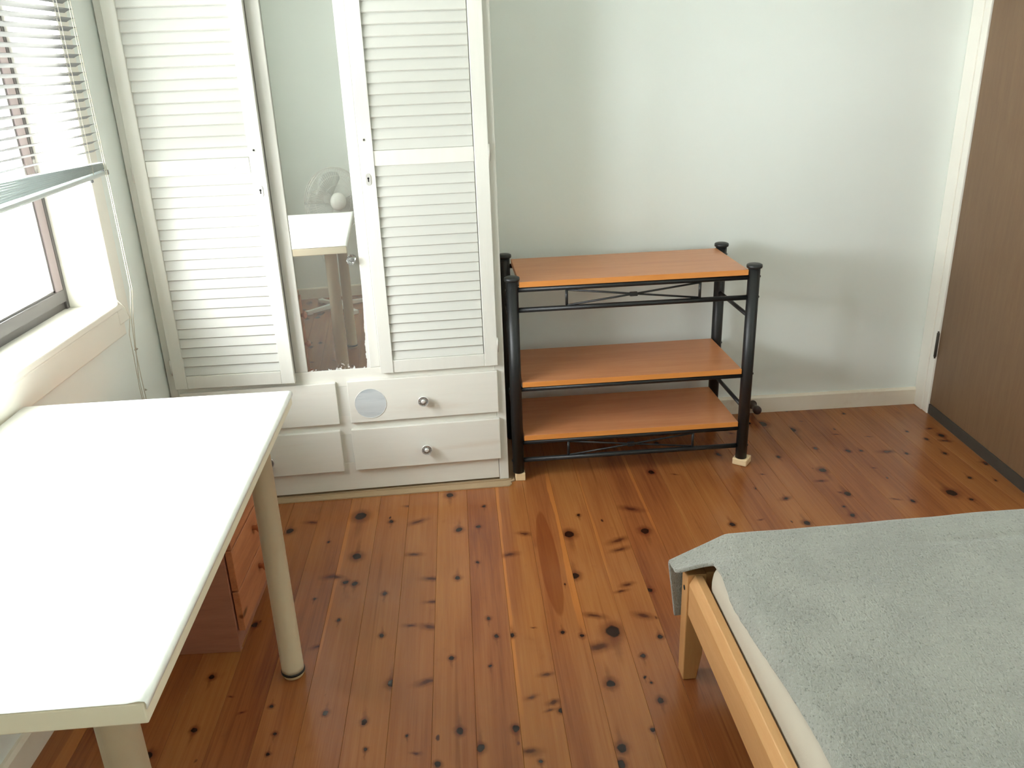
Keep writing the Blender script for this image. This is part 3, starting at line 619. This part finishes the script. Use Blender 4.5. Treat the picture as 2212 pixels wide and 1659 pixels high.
# laminate skin rolling over the long edge, lifting a little at the near corner
m = MB()
prof = [(-TW, 0.0012), (-0.020, 0.0014), (-0.0055, 0.0014), (0.0010, 0.0003), (0.0022, -0.0030), (0.0016, -0.0085)]
ny = 24; vv = []; ff = []
for j in range(ny+1):
    y = -TD + TD*j/ny
    lift = 0.0022*max(0, 1-(j/3.0)) if j < 3 else 0
    for i, (x, z) in enumerate(prof): vv.append((x, y - (0.0008 if j == 0 else 0) + (0.0008 if j == ny else 0), TH + z + (lift if 1 < i < 5 else 0)))
n5 = len(prof)
for j in range(ny):
    for i in range(n5-1): a = j*n5+i; ff.append((a, a+1, a+n5+1, a+n5))
m.add(vv, ff, True); sk = m.build('laminate_skin', M_TABLE, tb)
so = sk.modifiers.new('thick', 'SOLIDIFY'); so.thickness = 0.0009; so.offset = 1
for x, y in ((-0.075, -0.078), (-TW+0.075, -0.078), (-0.075, -TD+0.07), (-TW+0.075, -TD+0.07)):
    m = MB(); m.lathe([(0.0275, 0.017), (0.0275, 0.03), (0.0262, TH-TT-0.004), (0.040, TH-TT-0.0035), (0.040, TH-TT-0.0002)], 32, Matrix.Translation((x, y, 0))); lg = m.build('leg', M_LEG, tb)
    m = MB(); m.lathe([(0.0282, 0.0105), (0.0296, 0.0120), (0.0296, 0.0165), (0.0282, 0.0180)], 32, Matrix.Translation((x, y, 0))); m.build('foot_ring', M_BLACK, lg)
    m = MB(); m.lathe([(0.0250, 0.0004), (0.0262, 0.003), (0.0262, 0.0104)], 28, Matrix.Translation((x, y, 0))); m.build('felt_pad', M_FELT, lg)

# ------------------------------------------------------------------ stained pine drawer unit beyond the table
un = thing('drawer_unit', 'low reddish pine drawer unit standing by the wall behind the table', 'drawers', (0.515, -1.415, 0), 0.0)
UX, UY, UH = 0.345, 0.385, 0.565
m = MB(); m.box(-UX, 0, 0, 0.016, 0.0005, UH-0.018); m.build('side_panel', M_UNITSIDE, un, bevel=0.0015)
m = MB(); m.box(-UX, 0, UY-0.016, UY, 0.0005, UH-0.018); m.build('side_panel', M_UNITSIDE, un, bevel=0.0015)
m = MB(); m.box(-UX, 0.012, -0.006, UY+0.006, UH-0.018, UH); m.build('top', M_UNIT, un, bevel=0.003)
m = MB(); m.box(-0.020, -0.004, 0.016, UY-0.016, 0.0005, 0.060); m.build('plinth', M_UNITSIDE, un)
m = MB(); m.box(-UX, -UX+0.006, 0.016, UY-0.016, 0.03, UH-0.02); m.build('back_panel', M_UNITSIDE, un)
for i in range(4):
    z0 = 0.063+0.1225*i
    m = MB(); m.box(0.003, 0.020, 0.006, UY-0.006, z0, z0+0.117); m.box(-0.30, 0.003, 0.022, UY-0.022, z0+0.012, z0+0.10); d = m.build('drawer', M_UNIT, un, bevel=0.0015)
    m = MB(); m.lathe([(0.007, 0), (0.007, 0.010), (0.014, 0.016), (0.015, 0.022), (0.010, 0.028), (0.003, 0.030)], 18, Matrix.Translation((0.020, UY/2, z0+0.075)) @ Matrix.Rotation(math.pi/2, 4, 'Y')); m.build('knob', M_UNIT, d)

# ------------------------------------------------------------------ bed
BW, BL_ = 1.18, 1.96
bd = thing('bed_frame', 'pale pine bed frame with square legs and chamfered side rail', 'bed', (1.641, -1.565, 0), 0.033)
def legm(x, y, top, front):
    m = MB(); s = 0.045
    pr = [(x, 0.0005), (x+0.034, 0.0005), (x+s, 0.075), (x+s, top), (x, top)] if x < 0.5 else [(x+0.011, 0.0005), (x+s, 0.0005), (x+s, top), (x, top), (x, 0.075)]
    m.prism(pr, y-s, y, 'y'); o = m.build('leg', M_PINEZ, bd, bevel=0.0025)
    m = MB(); m.lathe([(0.0062, 0), (0.0062, 0.001), (0.003, 0.0018)], 14, Matrix.Translation((x if x < 0.5 else x+s, y-s/2, top-0.048)) @ Matrix.Rotation(-math.pi/2 if x < 0.5 else math.pi/2, 4, 'Y')); m.build('bolt', M_DARK, o)
legm(0, 0, 0.302, True); legm(BW-0.045, 0, 0.302, True); legm(0, -BL_+0.045, 0.42, False); legm(BW-0.045, -BL_+0.045, 0.42, False)
for x0, sgn in ((0.004, 1), (BW-0.004, -1)):
    pr = [(0, 0.193), (0.031, 0.193), (0.031, 0.302), (0.012, 0.302), (0.0, 0.278)]
    m = MB(); m.prism([(x0+sgn*a, b) for a, b in pr], -BL_+0.046, -0.0452, 'y'); m.build('side_rail', M_PINE, bd, bevel=0.002)
m = MB(); m.box(0.0455, BW-0.0455, -0.036, -0.010, 0.193, 0.300); m.build('foot_rail', wood('pale_pine_across', (184, 136, 84), (194, 148, 98), (204, 160, 110), (1, 0, 0), 1.2, 0.4), bd, bevel=0.002)
m = MB(); m.box(0.0455, BW-0.0455, -BL_+0.010, -BL_+0.036, 0.20, 0.85); m.build('headboard', wood('pale_pine_head', (184, 136, 84), (194, 148, 98), (204, 160, 110), (1, 0, 0), 1.2, 0.4), bd, bevel=0.003)
sl0 = None
for i in range(13):
    y = -0.12-0.14*i
    if sl0 is None: mm_ = MB(); mm_.box(0.036, BW-0.036, -0.03, 0.03, 0, 0.016); sl0 = mm_.build('bed_slat', M_PINE, bd, (0, y, 0.2005))
    else: inst(sl0, 'bed_slat', bd, (0, y, 0.2005))
# mattress: rounded slab
MX0, MX1, MY0, MY1, MZ0, MZ1 = 0.040, BW-0.040, -BL_+0.045, -0.055, 0.218, 0.366
m = MB(); m.box(MX0, MX1, MY0, MY1, MZ0, MZ1)
ma = m.build('mattress', M_SHEET, None, (1.641, -1.565, 0), (0, 0, 0.033), 0.052, 6); ma.data.polygons.foreach_set('use_smooth', [True]*6)
tag(ma, 'mattress in a cream fitted sheet inside the pine bed frame', 'mattress')

# blanket laid over the mattress and hanging over the foot end
def sst(a, b, x):
    t = min(1, max(0, (x-a)/(b-a))); return t*t*(3-2*t)
from mathutils import noise as mn
MR = 0.052
def shoulder(d):                                        # drop of the mattress edge at distance d inside it
    d = min(max(d, 0.002), MR); return MR-math.sqrt(MR*MR-(MR-d)**2)
def mtop(bx, by):
    return MZ1 - max(shoulder(bx-MX0), shoulder(MY1-by))
def btop(bx, by):
    e = sst(-0.17, -0.015, by)
    zc = 0.314 + 0.062*min(1, max(0, (bx+0.030)/0.130)) + 0.012*sst(0.2, 1.0, bx)
    z = MZ1+0.011+0.009*sst(0.2, 1.0, bx) - shoulder(bx-MX0)*(1-sst(-0.24, -0.12, by))
    z = z*(1-e) + zc*e
    z = max(z, (mtop(bx, by)+0.0105) if (bx > MX0 and by < MY1) else 0)
    z += 0.003*mn.noise(Vector((bx*3, by*3, 1))) + 0.0015*mn.noise(Vector((bx*9, by*9, 4)))
    z -= 0.004*math.exp(-((by+0.085-0.01*math.sin(bx*7))/0.010)**2)*sst(0.45, 0.62, bx)*sst(0.95, 0.78, bx)
    return z
def hem(by):
    h = 0.046 + 0.010*sst(-0.35, -0.7, by) + 0.004*math.sin(by*9)
    return h*(1-sst(-0.088, -0.048, by)) + (-0.032)*sst(-0.088, -0.048, by)
NX = 110; rows = []
XR = BW+0.015
for t in range(0, 15):                                  # hanging part, bottom to top
    q = t/14; row = []
    for i in range(NX+1):
        s = (i/NX)**1.25; h0 = -0.012-0.020*q
        bx = h0+(XR-h0)*s; zt_ = btop(bx, 0.0)-0.016; z = 0.145+(zt_-0.145)*q
        by = 0.016+0.006*math.sin(bx*11+1)*(1-q)+0.006*sst(0.1, 0.5, bx)
        row.append((bx, by, z))
    rows.append(row)
for t in range(1, 6):                                   # bend
    a = t/5*math.pi/2; row = []
    for i in range(NX+1):
        s = (i/NX)**1.25; h0 = -0.032; bx = h0+(XR-h0)*s; zt_ = btop(bx, 0.0); o_ = 0.006*sst(0.1, 0.5, bx)
        row.append((bx, 0.0+o_*math.cos(a)+0.016*math.cos(a), zt_-0.016+0.016*math.sin(a)))
    rows.append(row)
NY = 130
for t in range(1, NY+1):
    by = -(t/NY)**1.4*(BL_-0.16); row = []
    for i in range(NX+1):
        s = (i/NX)**1.25; h0 = hem(by)+0.0015*mn.noise(Vector((by*60, 0, 0))); bx = h0+(XR-h0)*s
        row.append((bx, by, btop(bx, by)))
    rows.append(row)
m = MB(); vv = [p for r in rows for p in r]; n1_ = NX+1
m.add(vv, [(j*n1_+i, j*n1_+i+1, (j+1)*n1_+i+1, (j+1)*n1_+i) for j in range(len(rows)-1) for i in range(NX)], True)
bk = m.build('blanket', M_FLEECE, None, (1.641, -1.565, 0.001), (0, 0, 0.033))
so = bk.modifiers.new('thick', 'SOLIDIFY'); so.thickness = 0.009; so.offset = -1
sb_ = bk.modifiers.new('soft', 'SUBSURF'); sb_.levels = 1; sb_.render_levels = 1
tag(bk, 'fluffy sage grey fleece blanket spread over the bed', 'blanket')

# ------------------------------------------------------------------ pedestal fan, seen in the mirror
FXP, FYP = 0.62, -3.27
fn = thing('pedestal_fan', 'white pedestal fan on a crossed foot, seen in the wardrobe mirror', 'fan', (FXP, FYP, 0), 0)
for i in range(4):
    a = math.pi/4+i*math.pi/2 + 0.25
    m = MB(); m.prism([(0.02, 0.012), (0.225, 0.004), (0.225, 0.024), (0.02, 0.042)], -0.014, 0.014, 'y', Matrix.Rotation(a, 4, 'Z')); lg = m.build('foot', M_FAN, fn, bevel=0.003)
    m = MB(); m.box(0.19, 0.23, -0.017, 0.017, 0.0003, 0.026, Matrix.Rotation(a, 4, 'Z')); m.build('foot_cap', M_FAN, lg, bevel=0.003)
m = MB(); m.lathe([(0.032, 0.004), (0.032, 0.05), (0.020, 0.075), (0.0165, 0.08), (0.0165, 0.42), (0.020, 0.425), (0.020, 0.45), (0.012, 0.455), (0.012, 0.65)], 20); m.build('pole', M_FAN, fn)
HM = Matrix.Translation((0, 0, 0.70)) @ Matrix.Rotation(-0.62, 4, 'Z') @ Matrix.Rotation(-math.pi/2, 4, 'X')       # local +Z = blowing direction
m = MB(); m.lathe([(0.030, -0.11), (0.058, -0.09), (0.064, -0.03), (0.060, 0.03), (0.030, 0.045)], 24, HM); m.rod((0, 0, 0.62), (0, 0, 0.67), 0.022); m.build('motor_housing', M_FAN, fn)
def cage(sgn):
    m = MB()
    for R, z in ((0.205, 0.075), (0.198, 0.105), (0.155, 0.118), (0.100, 0.126), (0.052, 0.130)):
        m.ring((0, 0, 0.085+(z-0.085)*sgn), R, 0.0021 if R > 0.17 else 0.0014, HM, 56, 5)
    for i in range(72):
        a = 2*math.pi*i/72; c_, s_ = math.cos(a), math.sin(a)
        pts = [HM @ Vector((R*c_, R*s_, 0.085+(z-0.085)*sgn)) for R, z in ((0.046, 0.131), (0.155, 0.118), (0.198, 0.105), (0.205, 0.080))]
        m.tube(pts, 0.0010, 4)
    return m
cage(1).build('front_grille', M_FAN, fn); cage(-0.9).build('rear_grille', M_FAN, fn)
for i in range(3):
    a0 = 2*math.pi*i/3+0.4; m = MB(); vv = []
    for r in (0.035, 0.07, 0.11, 0.15, 0.178):
        for k in range(7):
            t = k/6-0.5; wd_ = 0.55+0.75*math.sin(min(1, r/0.15)*1.5); ang = a0+t*wd_*(1.0 if r < 0.17 else 0.75)
            vv.append(HM @ Vector((r*math.cos(ang), r*math.sin(ang), 0.085-t*0.036)))
    m.add(vv, [(j*7+k, j*7+k+1, (j+1)*7+k+1, (j+1)*7+k) for j in range(4) for k in range(6)], True)
    b_ = m.build('blade', plain('fan_blade', (206, 210, 206), 0.35), fn); q_ = b_.modifiers.new('t', 'SOLIDIFY'); q_.thickness = 0.0018
m = MB(); m.lathe([(0.055, 0.124), (0.055, 0.134), (0.050, 0.146), (0.036, 0.156), (0.018, 0.161), (0.004, 0.162)], 32, HM); m.build('hub_cap', M_FAN, fn)
m = MB(); m.tube([(-0.015, 0.012, 0.60), (-0.06, 0.03, 0.50), (-0.075, 0.04, 0.40), (-0.055, 0.04, 0.33), (-0.02, 0.03, 0.30), (0.015, 0.03, 0.33), (0.03, 0.025, 0.40), (0.02, 0.01, 0.44)], 0.003, 6); m.build('power_cord', M_FAN, fn)
